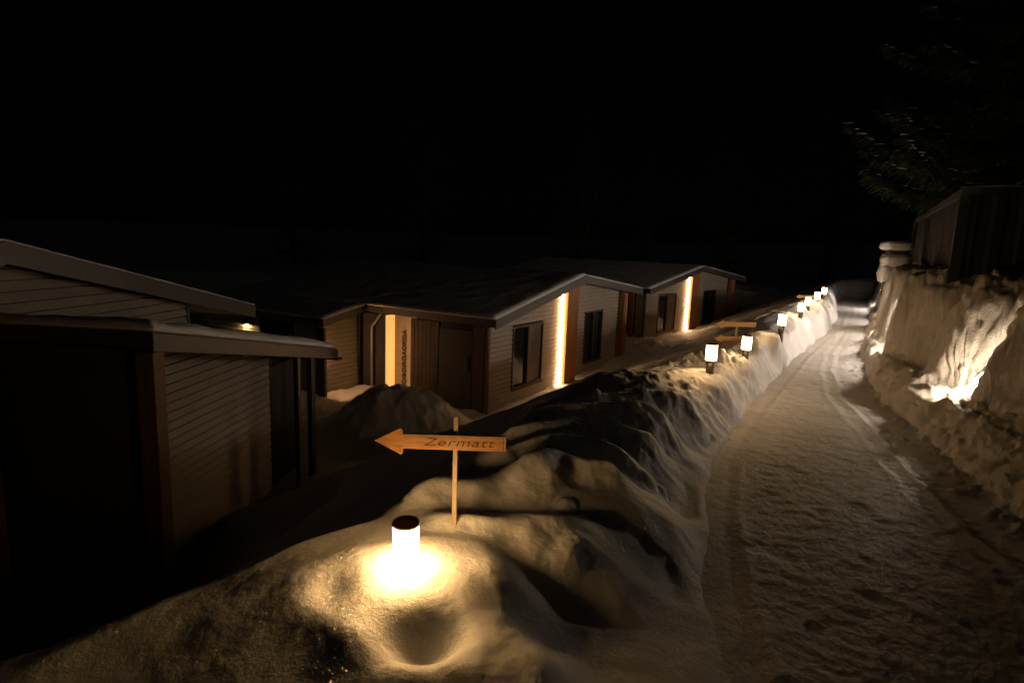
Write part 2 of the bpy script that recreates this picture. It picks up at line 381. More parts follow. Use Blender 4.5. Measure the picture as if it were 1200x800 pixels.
def build_terrain():
    NA, NR = 1150, 880
    ang = np.linspace(R_(-64), R_(64), NA)
    rad = np.concatenate([np.geomspace(.9, 34, NR-60), np.geomspace(34.5, 420, 60)])
    A, Rd = np.meshgrid(ang, rad)
    x = Rd*np.sin(A); y = Rd*np.cos(A)
    z, pm, vm, nm = terrain(x, y)
    # crumbs of snow that fell from the cut banks
    da = ang[1]-ang[0]; lr = math.log(rad[1]/rad[0])
    def crumbs(cnt, gen, pw=1.5):
        for _ in range(cnt):
            cx, cy, r, hgt = gen()
            R0 = math.hypot(cx, cy); a0 = math.atan2(cx, cy)
            i = int(math.log(R0/.9)/lr); j = int((a0-ang[0])/da)
            wi = max(2, int(3*r/R0/lr)+1); wj = max(2, int(3*r/R0/da)+1)
            if i-wi < 0 or i+wi >= NR-61 or j-wj < 0 or j+wj >= NA: continue
            s = np.s_[i-wi:i+wi+1, j-wj:j+wj+1]
            q = ((x[s]-cx)**2 + (y[s]-cy)**2)/(r*r)
            z[s] += hgt*np.exp(-q**pw)*(1+.5*math.cos(i*1.7)*(x[s]-cx)/r)
    def g_left():
        yy = random.uniform(2.2, 12); nn = random.gauss(-.08, .07)
        r = random.uniform(.008, .026); return float(ix(yy, Ly, Lx))-nn*1.1, yy, r, r*.9
    def g_right():
        yy = random.uniform(3.2, 13); nn = abs(random.gauss(0, .16))
        r = random.uniform(.010, .040); return float(ix(yy, Ry, Rx))-nn*1.1+.08, yy, r, r*.8
    def g_mound():
        t = random.random(); px = .9+1.25*t+random.gauss(0, .15); py = 5.75+random.gauss(0, .28)
        r = random.uniform(.012, .04); return px, py, r, r*.42
    def g_m3():
        py = random.uniform(3.55, 5.4); px = random.uniform(0.1, 1.0)+(py-3.6)*.35; r = random.uniform(.012, .05); return px, py, r, r*.75
    def g_m7():
        px = random.uniform(1.8, 2.9); py = random.uniform(6.9, 7.7); r = random.uniform(.015, .05); return px, py, r, r*.7
    def g_pile():
        px = -1.95+random.gauss(0, .6); py = 9.7+random.gauss(0, .45); r = random.uniform(.03, .09); return px, py, r, r*.2
    def g_wall():
        yy = random.uniform(4.2, 12); vv = random.uniform(.2, 1.2); r = random.uniform(.012, .05)
        return float(ix(yy, Ry, Rx))+vv*1.1, yy, r, r*.7
    crumbs(0, g_left); crumbs(420, g_right); crumbs(170, g_mound); crumbs(26, g_m3, 1.8)
    crumbs(160, g_m7); crumbs(260, g_pile); crumbs(420, g_wall)
    # chunky relief pushed out along the surface normals, so steep faces get it too
    P3 = np.stack([x, y, z], -1); du = np.gradient(P3, axis=1); dv = np.gradient(P3, axis=0)
    nr = np.cross(du, dv); nr /= np.linalg.norm(nr, axis=-1, keepdims=True)+1e-12; nr *= np.sign(nr[..., 2:3])
    steep = sstep((.93-nr[..., 2])/.35)
    al = x*.885 - y*.466; ac = x*.466 + y*.885; q = z*1.25 + al*.5
    dd = fbm(ac*1.9, q*2.1, 3, .5, 101)*.07 + fbm(ac*5.5, q*6.5, 4, .6, 105)*.042 + np.abs(fbm(ac*4, q*5, 3, .55, 109))*.045 + fbm(ac*15, q*19, 3, .6, 119)*.016
    dl = fbm(ac*2.2, q*2.6, 3, .5, 111)*.045 + fbm(ac*8, q*9, 3, .55, 115)*.022
    near_ = np.clip((Rd-1.5)/2, .4, 1)
    d = np.where(vm, dd*(.25+.75*steep), np.where(nm, dl*steep*near_, 0))*(y < 28)
    P3 = P3 + nr*d[..., None]; x, y, z = P3[..., 0], P3[..., 1], P3[..., 2]
    V = np.stack([x.ravel(), y.ravel(), z.ravel()], 1).astype(np.float32)
    idx = np.arange(NR*NA).reshape(NR, NA)
    Q = np.stack([idx[:-1, :-1], idx[:-1, 1:], idx[1:, 1:], idx[1:, :-1]], -1).reshape(-1, 4)[:, ::-1]
    pf = pm[:-1, :-1].ravel(); vf = (vm & (y < 28))[:-1, :-1].ravel() & ~pf
    for name, sel, mat in (('snow_ground', ~pf & ~vf, M['snow']), ('path', pf, M['path']), ('snow_bank', vf, M['bank'])):
        q = Q[sel]; used, inv = np.unique(q, return_inverse=True); vs = V[used]; q = inv.reshape(-1, 4)
        me = bpy.data.meshes.new(name)
        me.vertices.add(len(vs)); me.vertices.foreach_set('co', vs.ravel())
        me.loops.add(q.size); me.loops.foreach_set('vertex_index', q.ravel().astype(np.int32))
        me.polygons.add(len(q)); me.polygons.foreach_set('loop_start', np.arange(0, q.size, 4, dtype=np.int32))
        me.polygons.foreach_set('use_smooth', np.ones(len(q), bool))
        me.update(calc_edges=True); me.validate()
        o = bpy.data.objects.new(name, me); COL.objects.link(o); me.materials.append(mat)
        o['kind'] = 'structure'
        o['label'] = 'trodden packed snow path running uphill between the banks' if name == 'path' else 'tall rough snow wall cut along the right side of the path' if name == 'snow_bank' else 'deep snow with shovelled banks and a hollow round the cabins'
build_terrain()
def gz(x, y):
    return float(terrain(np.array([[float(x)]]), np.array([[float(y)]]))[0][0, 0])

# ------------------------------------------------------------------ bollard lamps
def make_bollard(name, label, mat, h0=.10, hd=.157):
    r = empty(name, (0, 0, 0)); tag(r, label, 'lamp')
    s = MB(); s.lathe([(0, -.30), (.040, -.30), (.040, h0), (0, h0)], 24); s.build('stem', M['stem'], r)
    c = MB(); c.lathe([(0, h0-.006), (.046, h0-.006), (.048, h0), (.048, h0+.008), (0, h0+.008)], 36); c.build('collar', M['stem'], r)
    T = h0+.008+hd
    d = MB(); d.lathe([(0, h0+.008), (.0545, h0+.010), (.0545, T), (0, T+.001)], 36); d.build('diffuser', mat, r)
    t = MB(); t.lathe([(0, T+.001), (.0572, T+.002), (.0572, T+.013), (.055, T+.016), (.049, T+.0165), (.048, T+.0145), (0, T+.0145)], 40)
    t.build('cap', M['cap'], r)
    return r
LG = 'bollard lamps standing in the snow bank'
print('near', gz(-.41, 2.335))
near = make_bollard('bollard_lamp', 'largest white glowing bollard lamp, sunk in the snow in front of the lettered arrow sign', M['lamp'], .006, .222)
near['group'] = LG
near.location = (-.41, 2.335, gz(-.41, 2.335)-.040); near.rotation_euler = (R_(.5), R_(-.8), .4)
lamps = [(2.07, 6.10, 'glowing bollard lamp on the crest of the crumbly mound below the double arrow sign', .085),
         (2.86, 7.21, 'glowing bollard lamp overlapping the tail of the lower arrow of the double arrow sign', .10),
         (4.02, 8.88, 'glowing bollard lamp alone on the bank just right of the double arrow sign', .10),
         (5.53, 11.46, 'glowing bollard lamp nearest the camera of the close row of four at the far bend', .07),
         (6.29, 12.76, 'second glowing bollard lamp of the close row of four at the far bend', .06),
         (7.04, 13.88, 'third glowing bollard lamp of the close row of four, beside the far single arrow', .06),
         (8.02, 15.51, 'farthest and smallest glowing bollard lamp on the left bank', .06)]
proto = None
for i, (x, y, lab, up) in enumerate(lamps):
    if proto is None:
        proto = make_bollard('bollard_lamp', lab, M['far_lamp']); o = proto
    else: o = copy_tree(proto)
    o['label'] = lab; o['group'] = LG
    want = [.49, .44, .56, .54, .56, .61, .64][i]
    o.location = (x, y, want); o.rotation_euler = (R_(random.uniform(-2, 2)), R_(random.uniform(-2, 2)), i)
    print('lamp', i, want, gz(x, y))
for i, (x, y) in enumerate(FLOOD):
    lab = ['bright flood lamp in a hollow melted into the right snow wall', 'flood lamp hidden in the second hollow of the right snow wall',
           'flood lamp hidden in the third hollow of the right snow wall', 'flood lamp hidden in the fourth hollow of the right snow wall',
           'flood lamp hidden in the fifth hollow of the right snow wall', 'flood lamp hidden in the last hollow of the right snow wall'][i]
    r = empty('flood_lamp', (x, y, gz(x, y)-.02), -.48); tag(r, lab, 'lamp', 'flood lamps in the right snow wall')
    up = 0 if i == 0 else .30
    s = MB(); s.lathe([(0, -.2), (.02, -.2), (.02, .16+up), (0, .16+up)], 16); s.build('stem', M['stem'], r)
    b = MB(); b.lathe([(0, .162), (.030, .168), (.042, .20), (.030, .232), (0, .238)], 24, (0, 0, up)); b.build('bulb', M['niche'] if i == 0 else M['niche2'], r)
    if i == 0: b_ = r.children[1]; b_.location.z = .02; continue
    c = MB(); c.lathe([(0, .24), (.045, .241), (.045, .255), (0, .257)], 24, (0, 0, up)); c.build('cap', M['stem'], r)

# ------------------------------------------------------------------ arrow signs
def arrow_mesh(Lg, hb, hh, hl, th, parent, name='arrow_board', mat='sign'):
    """arrow pointing to -x, centred on z = 0; front face at y = 0 looking to -y"""
    rc = .008
    pts = [(-Lg*.5, 0), (-Lg*.5+hl-rc, hh-rc), (-Lg*.5+hl, hh-2.4*rc), (-Lg*.5+hl+.002, hb), (Lg*.5, hb), (Lg*.5, -hb),
           (-Lg*.5+hl+.002, -hb), (-Lg*.5+hl, -hh+2.4*rc), (-Lg*.5+hl-rc, -hh+rc)]
    m = MB(); m.prism(pts, 'y', 0, th)
    return m.build(name, M[mat], parent, bevel=.002)
def text_mesh(s, size, mat, parent, loc, rot, sx=1.0, shear=0, ext=.0012, space=1.0, name='lettering', off=0):
    cu = bpy.data.curves.new(name, 'FONT'); cu.body = s; cu.size = size; cu.extrude = ext; cu.align_x = 'CENTER'; cu.align_y = 'CENTER'
    cu.shear = shear; cu.space_character = space; cu.offset = off
    to = bpy.data.objects.new(name, cu); COL.objects.link(to)
    dg = bpy.context.evaluated_depsgraph_get(); me = bpy.data.meshes.new_from_object(to.evaluated_get(dg))
    bpy.data.objects.remove(to)
    o = bpy.data.objects.new(name, me); COL.objects.link(o); me.materials.clear(); me.materials.append(mat)
    o.parent = parent; o.location = loc; o.rotation_euler = rot; o.scale = (sx, 1, 1)
    return o
def post(mb, w, d, z0, z1): mb.box(-w/2, w/2, 0.001, d, z0, z1)
# near sign
sg = empty('arrow_signpost', (-.25, 2.73, gz(-.25, 2.73)), R_(-6))
tag(sg, 'orange wooden arrow sign lettered Zermatt on a thin stake by the nearest lamp', 'signpost', 'wooden arrow signs along the path')
m = MB(); m.prism([(-.011, -.3), (.011, -.3), (.0105, .545), (.004, .552), (-.0095, .543)], 'y', .004, .024); m.build('stake', M['signpost'], sg)
sg.rotation_euler = (0, R_(-.3), R_(-3))
bd = empty('arrow_board', (0, 0, 0)); bpy.data.objects.remove(bd)
bd = arrow_mesh(.632, .036, .075, .138, .018, sg); bd.location = (-.072, -.0165, .425); bd.rotation_euler = (0, R_(-1.2), 0)
text_mesh('Zermatt', .056, M['burn'], bd, (.088, -.0012, .000), (R_(90), 0, 0), 1.68, .28, .001, 1.06, off=-.0006)
m = MB()
m.box(-.165, .314, -.0012, -.0002, .0318, .0352); m.box(.3095, .3140, -.0014, -.0004, -.0345, .0322); m.box(.02, .3095, -.0013, -.0003, -.0352, -.0330)
m.build('worn_edge', M['edge'], bd)
m = MB(); m.box(-.165, .304, -.0009, -.0001, .0285, .0300); m.box(.3035, .3055, -.0010, -.0002, -.031, .0301)
m.build('groove', M['burn'], bd)
m = MB(); m.lathe([(0, 0), (.004, .0005), (.004, .0015), (0, .003)], 12); 
sc = m.build('screw', M['pipe'], bd, loc=(.063, -.0005, .018), rot=(R_(90), 0, 0))
# far signs
def far_sign(x, y, z, rz, arrows, label, hpost):
    r = empty('arrow_signpost', (x, y, z), rz); tag(r, label, 'signpost', 'wooden arrow signs along the path')
    m = MB(); m.box(-.014, .014, .004, .03, -.5, hpost); m.build('stake', M['signpost'], r)
    for (Lg, zz, dx, tilt) in arrows:
        b = arrow_mesh(Lg, .036, .072, .13, .018, r, mat='farsign'); b.location = (dx, -.0165, zz); b.rotation_euler = (0, R_(tilt), 0)
far_sign(3.35, 8.86, .30, R_(-4), [(.60, .355, -.03, -1.5), (.60, .135, -.03, -1.0)], 'double wooden arrow sign with two orange arrows one above the other, before the third cabin', .40)
far_sign(8.60, 17.6, .02, R_(-6), [(.56, .50, -.03, -3), (.48, .24, -.06, -2)], 'far wooden sign with two small orange arrows behind the close row of lamps', .55)
far_sign(12.95, 25.0, -.47, R_(-8), [(.52, .90, 0, -1)], 'farthest and dimmest wooden arrow sign, above the last lamp', .95)

# ------------------------------------------------------------------ cabins
PIT = .094
def siding(mb, s0, s1, z0, ztop, plane, holes=(), ds=.3, out=-1, pit=PIT, dep=.021):
    """lap boards; plane(s, off, z) -> point, off < 0 = outwards"""
    cuts = sorted(set([s0, s1] + [c for h in holes for c in h[:2]] + list(np.arange(s0, s1, ds))))
    z = z0; k = 0
    while z < max(ztop(s0), ztop((s0+s1)/2), ztop(s1), max(ztop(c) for c in cuts)):
        zt = z + pit - .017
        for a, b in zip(cuts[:-1], cuts[1:]):
            mid = (a+b)/2
            if b-a < 1e-4: continue
            if any(h[0]-1e-4 <= mid <= h[1]+1e-4 and h[2] < z+pit*.5 < h[3] for h in holes): continue
            ta, tb = min(zt, ztop(a)), min(zt, ztop(b))
            if ta <= z+.002 and tb <= z+.002: continue
            ta = max(ta, z+.001); tb = max(tb, z+.001)
            mb.add([plane(a, -dep, z), plane(b, -dep, z), plane(b, -.001, tb), plane(a, -.001, ta), plane(a, .016, z), plane(b, .016, z), plane(a, .016, z-.012), plane(b, .016, z-.012), plane(a, .016, ta), plane(b, .016, tb)],
                   [(0, 1, 2, 3), (4, 5, 1, 0), (6, 7, 5, 4), (3, 2, 9, 8)])
        z += pit
def window_part(par, s0, s1, z0, z1, shutter_right=True, plane_y=True):
    w = .045
    f = MB(); f.box(s0, s1, -.035, .05, z1-w, z1); f.box(s0, s1, -.045, .05, z0, z0+w)
    f.box(s0, s0+w, -.034, .05, z0+w, z1-w); f.box(s1-w, s1, -.034, .05, z0+w, z1-w)
    mid = (s0+s1)/2; f.box(mid-.03, mid+.03, -.032, .05, z0+w, z1-w)
    win = f.build('window', M['frame'], par, bevel=.004)
    g = MB(); g.box(s0+w, mid-.03, .020, .026, z0+w, z1-w); g.build('pane', M['glass'], win)
    g = MB()
    if shutter_right:
        g.box(mid+.03, s1-w, .004, .012, z0+w, z1-w); g.build('blind', M['shutter'], win)
    else:
        g.box(mid+.03, s1-w, .021, .027, z0+w, z1-w); g.build('pane', M['glass'], win)
    f = MB(); f.box(s0-.03, s1+.03, -.075, -.046, z0-.02, z0+.006); f.build('sill', M['fascia'], win)
    return win
def roof_snow(par, outline_fn, x0, x1, y0, y1, nx, ny, thick, name='roof_snow', seed=0, lip=.05):
    """wavy snow sheet with rounded rims; outline_fn(s) = roof top height"""
    vs = []; fs = []
    xs = np.linspace(x0, x1, nx); ys = np.linspace(y0, y1, ny)
    X, Y = np.meshgrid(xs, ys); 
    e = np.minimum(np.minimum(X-x0, x1-X), np.minimum(Y-y0, y1-Y))
    t = thick*(.25 + .75*np.sqrt(np.clip(e/.10, 0, 1)))*(1+.38*fbm(X*2.2+seed, Y*2.2, 4, .55)) + .006*fbm(X*14, Y*14+seed, 2)
    jx = .02*fbm(X*5, Y*5+seed, 3); 
    Xo = X + np.where((X == x0) | (X == x1), jx, 0); Yo = Y + np.where((Y == y0) | (Y == y1), .6*jx - (Y == y0)*.012, 0)
    zb = np.vectorize(outline_fn)(X)
    m = MB()
    for j in range(ny):
        for i in range(nx): vs.append((Xo[j, i], Yo[j, i], zb[j, i]+.004+max(.006, t[j, i])))
    nb = len(vs)
    for j in range(ny):
        for i in range(nx): vs.append((X[j, i], Y[j, i], zb[j, i]+.003))
    for j in range(ny-1):
        for i in range(nx-1):
            a = j*nx+i; fs.append((a, a+1, a+nx+1, a+nx)); fs.append((nb+a, nb+a+nx, nb+a+nx+1, nb+a+1))
    for i in range(nx-1):
        fs.append((i+1, i, nb+i, nb+i+1)); a = (ny-1)*nx+i; fs.append((a, a+1, nb+a+1, nb+a))
    for j in range(ny-1):
        a = j*nx; fs.append((a, a+nx, nb+a+nx, nb+a)); a = j*nx+nx-1; fs.append((a+nx, a, nb+a, nb+a+nx))
    m.add(vs, fs, True)
    return m.build(name, M['roofsnow'], par)

def cabin(name, org, rz, label, zl=.33, zr=1.06, ze=.60, wing=True, strips=True, sidewall=True, thick=.05, post=True, sid='siding'):
    """local x along the front, y into the cabin. zl, zr, ze: underside-of-snow roof heights at left eave, ridge, right eave"""
    r = empty(name, org, rz); tag(r, label, 'cabin', 'low gabled cabins beside the snow path')
    SL, SR, SE = -.06, 3.6, 7.42; W1 = 6.15; DEP = 7.5; OV = .20; TH = .15
    rt = lambda s: (zl + (zr-zl)*(s-SL)/(SR-SL)) if s < SR else (zr + (ze-zr)*(s-SR)/(SE-SR))
    wt = lambda s: rt(s) - TH - .01
    B0 = -2.4
    holes = [(.84, 2.05, -1.19, .10), (4.10, 5.15, -1.12, .16)]
    m = MB()
    siding(m, 0, W1, B0, wt, lambda s, o, z: (s, o, z), holes)
    if sidewall:      # left side wall, only beyond the entrance features
        siding(m, -DEP if False else .02, .33, B0, lambda s: wt(0)-.02, lambda s, o, z: (o, s, z))
        if wing:
            siding(m, -1.14, -.001, B0, lambda s: wt(s), lambda s, o, z: (s, 3.32+o, z))
            siding(m, 3.34, DEP, B0, lambda s: wt(-1.14)-.01, lambda s, o, z: (-1.14+o, s, z))
        siding(m, 0.02, DEP, B0, lambda s: wt(W1)-.02, lambda s, o, z: (W1-o, s, z))
    m.build('wall', M[sid], r, fix=False)
    m = MB()
    m.prism([(.34, B0), (W1-.02, B0), (W1-.02, wt(W1)-.03), (SR, wt(SR)-.03), (.34, wt(.34)-.03)], 'y', .055, DEP-.02)
    if wing: m.prism([(-1.12, B0), (.33, B0), (.33, wt(0)-.05), (-1.12, wt(-1.12)-.03)], 'y', 3.34, DEP-.03)
    m.build('core_wall', M['core'], r)
    # roof slab with bargeboards
    m = MB(); m.prism([(SL, rt(SL)), (SR, rt(SR)), (SE, rt(SE)), (SE, rt(SE)-TH), (SR, rt(SR)-TH), (SL, rt(SL)-TH)], 'y', -OV, DEP+.2)
    if wing: m.prism([(SL-1.14, rt(SL-1.14)), (SL-.002, rt(SL-.002)), (SL-.002, rt(SL)-TH), (SL-1.14, rt(SL-1.14)-TH)], 'y', 3.32-OV, DEP+.2)
    roof = m.build('roof', M['fascia'], r, bevel=.006)
    m = MB(); g = [(SL-.02, rt(SL)+.012), (SR, rt(SR)+.014), (SE+.02, rt(SE)+.012)]
    m.prism([(SL-.015, rt(SL)+.0), (SR, rt(SR)+.0), (SE+.015, rt(SE)+.0), (SE+.015, rt(SE)-TH-.03), (SR, rt(SR)-TH-.03), (SL-.015, rt(SL)-TH-.03)], 'y', -OV-.025, -OV-.003)
    m.build('bargeboard', M['fascia'], r, bevel=.004)
    sx0 = SL-.02
    roof_snow(r, rt, sx0, SE+.01, -OV-.01, DEP+.2, 120, 70, thick, seed=len(name)+org[1])
    if wing: roof_snow(r, rt, SL-1.15, SL-.03, 3.32-OV-.01, DEP+.2, 26, 50, thick, seed=3.3)
    window_part(r, *holes[0][:2], *holes[0][2:], True)
    window_part(r, *holes[1][:2], *holes[1][2:], False)
    # larch pillar in the middle of the front, light strips on both its flanks
    zt = wt(3.1)-.004
    m = MB(); m.box(2.88, 2.905, -.165, -.003, B0, zt-.02)
    for k in range(5): m.box(2.908+k*.098, 3.003+k*.098, -.168, -.004, B0, wt(2.908+k*.098)-.02)
    m.box(3.400, 3.425, -.165, -.003, B0, zt)
    m.build('pillar', M['larch'], r, bevel=.003)
    if strips:
        m = MB(); m.box(2.836, 2.862, -.055, -.030, -1.75, zt-.07); m.build('light_strip', M['strip'], r)
        m = MB(); m.box(3.432, 3.452, -.050, -.020, -1.75, zt-.07); m.build('light_strip', M['strip_dim'], r)
    # porch post and dark recess at the right corner
    m = MB()
    if post: m.box(6.52, 6.585, -.05, .09, B0, wt(6.5)-.02); m.box(6.60, 6.74, -.06, .09, B0, wt(6.7)-.03); m.build('porch_post', M['larch'], r, bevel=.003)
    m = MB(); m.box(W1+.002, W1+.06, -.02, .05, B0, wt(W1)-.03); m.build('corner_trim', M['black'], r)
    m = MB(); m.box(-.028, -.003, -.03, .03, B0, wt(0)-.02); m.box(-.0, .035, -.034, -.016, B0, wt(0)-.01); m.build('corner_trim', M['oldpost'], r)
    return r, rt, wt, B0
M['strip_dim'] = emit('dim_led_strip', (1.0, .58, .26), 5)
rzB = math.atan2(.846, .533)
B, rt, wt, B0 = cabin('cabin', (-.45, 11.0, 0), rzB, 'middle cabin with a lit doorway in its left side and a glowing strip in front')
# entrance side of the middle cabin (its left side wall): local x = 0 plane, y = depth
H0 = wt(0)-.03
m = MB(); m.box(-.012, .045, .36, 1.16, B0, H0-.1); m.build('door', M['dark_siding'], B, bevel=.004)
m = MB(); m.box(-.05, -.03, .46, .48, -.75, -.45); d_ = m.build('handle', M['pipe'], B)
d_.parent = [o for o in B.children if o.name.startswith('door')][0]
m = MB(); m.box(-.02, .045, 1.165, 1.265, B0, H0); m.box(-.020, .045, .335, .358, B0, H0); m.build('door_frame', M['black'], B)
m = MB()
for k in range(6): m.box(-.018, .045, 1.27+k*.105, 1.371+k*.105, B0, H0)
m.box(-.030, -.012, .05, .32, B0, H0); m.build('cladding', M['darkwood'], B, bevel=.003)
m = MB(); m.box(.20, .22, 1.94, 2.62, B0, H0); m.build('sign_panel', M['siding'], B)
pn = [o for o in B.children if o.name.startswith('sign_panel')][0]
text_mesh('XIOIBOIROAOKOA', .15, M['burn'], pn, (.188, 2.25, -.80), (R_(90), R_(-90), R_(-90)), 1.0, 0, .008, 1.0, off=.004)
m = MB(); m.box(.01, .19, 2.53, 2.62, B0, H0-.01); m.build('light_panel', M['lightpanel'], B)
m = MB(); m.box(.05, .10, 1.925, 1.94, -1.75, H0-.04); m.build('light_strip', M['strip2'], B)
m = MB(); m.box(-.018, .045, 2.625, 3.30, B0, H0); m.build('recess_dark_sheet', M['core'], B)  # black sheet standing in for the dark recess by the downpipe
m = MB()
zz = H0+.10
m.tube([(-.05, 2.68, zz), (-.06, 2.70, zz-.10), (-.07, 2.86, zz-.30), (-.075, 2.93, zz-.36), (-.075, 2.94, zz-.5), (-.075, 2.94, B0)], .022, 8)
m.build('downpipe', M['pipe'], B)
m = MB(); m.box(-1.145, -1.20, 3.10, 3.335, B0, wt(-1.14)-.02); m.box(-.10, -.005, 3.26, 3.315, B0, H0); m.build('corner_trim', M['black'], B)
# wing side: window, lamp, and strip tucked behind the wing's corner
w = .05
m = MB(); m.box(-1.165, -1.10, 4.08, 5.22, -1.25, -.08); win = m.build('window', M['frame'], B, bevel=.004)
m = MB(); m.box(-1.171, -1.166, 4.13, 5.17, -1.2, -.13); m.build('pane', M['glass'], win)
m = MB(); m.box(-1.14, -1.115, 3.285, 3.305, -.95, -.16); m.build('light_strip', M['strip3'], B)
m = MB(); m.box(-1.22, -1.155, 5.66, 5.74, -.20, -.15); m.lathe([(0, .02), (.045, .02), (.055, -.04), (.05, -.045), (0, -.03)], 20, (-1.225, 5.70, -.20))
wl = m.build('wall_lamp', M['black'], B)
m = MB(); m.lathe([(0, 0), (.042, 0), (.042, -.008), (0, -.010)], 20, (-1.225, 5.70, -.236)); m.build('lens', M['downlight'], wl)

rzC = math.atan2(.728, .686)
C, _, _, _ = cabin('cabin', (4.29, 19.5, .12), rzC, 'farthest cabin, small glowing strip on its front, behind the double arrow sign')
m = MB(); m.box(-.07, .02, .40, .55, B0, H0); m.build('porch_post', M['larch'], C)
# near cabin on the left
rzA = math.atan2(1, .064)
A, rtA, wtA, _ = cabin('cabin', (-4.38, 1.07, 0), rzA, 'nearest dark cabin at the left edge with a wide sloping bargeboard', zl=.45, zr=1.58, ze=.71, wing=False, strips=False, thick=.035, post=False, sid='dim_siding')

# ------------------------------------------------------------------ lean-to porch in front of the near cabin
P = empty('lean_to_porch', (-2.68, 4.41, 0), rzA)
tag(P, 'dark flat-roofed lean-to with snowy rim and boarded side in front of the nearest cabin', 'porch')
pt = lambda s: .955 - .205*s
m = MB(); TH = .125
m.prism([(-.06, pt(-.06)), (3.70, pt(3.70)), (3.70, pt(3.7)-TH), (-.06, pt(-.06)-TH)], 'y', -.02, 1.55); rf = m.build('roof', M['fascia'], P, bevel=.006)
m = MB(); m.prism([(-.08, pt(-.08)-.012), (3.72, pt(3.72)-.012), (3.72, pt(3.72)-.145), (-.08, pt(-.08)-.150)], 'y', -.046, -.024); m.build('fascia_board', M['fascia'], P, bevel=.004)
roof_snow(P, pt, -.07, 3.64, -.035, 1.5, 130, 50, .088, seed=8.1)
m = MB(); m.prism([(3.60, pt(3.6)-TH-.004), (3.78, pt(3.78)-TH+.01), (3.78, pt(3.78)-TH-.03), (3.60, pt(3.6)-TH-.04)], 'y', -.08, 1.5); m.build('gutter', M['black'], P)
m = MB(); m.box(-.03, .10, .00, .07, -2.3, pt(.1)-TH-.01); m.box(-.03, .09, .075, .145, -2.3, pt(.1)-TH-.01); m.build('corner_post', M['oldpost'], P, bevel=.004)
m = MB(); siding(m, .22, 2.62, -2.3, lambda s: pt(s)-TH-.01, lambda s, o, z: (s, .42+o, z), pit=.086); m.build('wall', M['dim_siding'], P, fix=False)
m = MB(); m.box(.22, 2.64, .45, 1.6, -2.3, .20); m.box(.22, 1.4, .45, 1.6, .2, .5); m.build('core_wall', M['core'], P)
m = MB(); m.box(2.66, 3.45, .46, .52, -2.3, pt(3.45)-TH-.02); m.build('dark_door', M['dark_siding'], P)
m = MB(); m.box(.10, .13, .30, 1.62, -2.3, pt(.1)-TH-.02); m.build('front_panel', M['panel'], P)
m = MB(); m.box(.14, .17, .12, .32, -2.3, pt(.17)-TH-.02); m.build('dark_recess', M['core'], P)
for s in (2.54, 2.93):
    m = MB(); m.box(s-.035, s+.035, .0, .055, -2.3, pt(s)-TH-.012); m.build('porch_post', M['black'], P)
m = MB(); m.box(3.18, 3.25, .10, .16, -2.3, pt(3.2)-TH-.012); m.build('porch_post', M['black'], P)

# ------------------------------------------------------------------ container above the right wall
cx = empty('shipping_container', (5.82, 8.0, .06), math.atan2(.87, .49))
tag(cx, 'dark corrugated steel container standing on the right snow wall under the spruce', 'container')
def corr(mb, p0, p1, z0, z1, nrm, pitch=.28, d=.02):
    p0 = Vector(p0); p1 = Vector(p1); L = (p1-p0).length; t = (p1-p0)/L; nrm = Vector(nrm)
    n = int(L/pitch); pr = []
    for k in range(n):
        a = k*L/n; q = L/n
        pr += [(a, 0), (a+q*.30, 0), (a+q*.45, -d), (a+q*.80, -d), (a+q*.95, 0)]
    pr.append((L, 0))
    vs = []
    for z in (z0, z1):
        for a, b in pr: v = p0 + t*a + nrm*b; vs.append((v.x, v.y, z))
    k = len(pr)
    mb.add(vs, [(i, i+1, k+i+1, k+i) for i in range(k-1)])
m = MB()
corr(m, (0.06, 0), (7.18, 0), .12, 2.50, (0, 1)); corr(m, (0, -.06), (0, -2.35), .12, 2.50, (-1, 0)); 
m.box(.05, 7.2, -2.38, -.05, .1, 2.52)
m.build('side_panel', M['container'], cx)
m = MB()
for a, b in ((0, 0), (0, -2.4), (7.16, 0), (7.16, -2.4)): m.box(a-.04, a+.10, b-.06, b+.06, 0, 2.60)
m.box(.1, 7.12, -.03, .04, 2.50, 2.59); m.box(.1, 7.12, -.03, .04, .02, .14); m.box(-.03, .04, -2.34, -.06, 2.50, 2.59); m.box(-.03, .04, -2.34, -.06, .02, .14)
m.build('frame', M['container'], cx)
roof_snow(cx, lambda s: 2.59, -.02, 7.1, -2.4, .0, 60, 40, .035, name='roof_snow', seed=5)

# ------------------------------------------------------------------ post with snow cap at the end of the wall
def lump(mb, cx, cy, cz, rx, ry, rz_, seed, pw=4, n=28, k=16, amp=.06):
    vs = []; fs = []
    for j in range(k+1):
        ph = -math.pi/2 + math.pi*j/k
        for i in range(n):
            th = 2*math.pi*i/n
            c = math.cos(ph); sx = abs(c*math.cos(th))**(2/pw)*math.copysign(1, math.cos(th)); sy = abs(c*math.sin(th))**(2/pw)*math.copysign(1, math.sin(th))
            sz = abs(math.sin(ph))**(2/pw)*math.copysign(1, ph)
            f = 1 + amp*float(fbm(np.array([sx*2+seed+sz]), np.array([sy*2+sz*3]), 3)[0])*2
            vs.append((cx+rx*sx*f, cy+ry*sy*f, cz+rz_*sz*f))
    for j in range(k):
        for i in range(n):
            fs.append((j*n+i, j*n+(i+1) % n, (j+1)*n+(i+1) % n, (j+1)*n+i))
    mb.add(vs, fs, True)
gp = empty('snow_capped_post', (7.80, 12.45, 0), -.5)
tag(gp, 'pale gate post with a rounded snow cap at the end of the right wall', 'post')
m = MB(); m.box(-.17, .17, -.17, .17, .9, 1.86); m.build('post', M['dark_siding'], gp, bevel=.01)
m = MB(); lump(m, 0, 0, 1.97, .30, .26, .105, 2, 3.2, amp=.05); m.build('snow_cap', M['roofsnow'], gp)
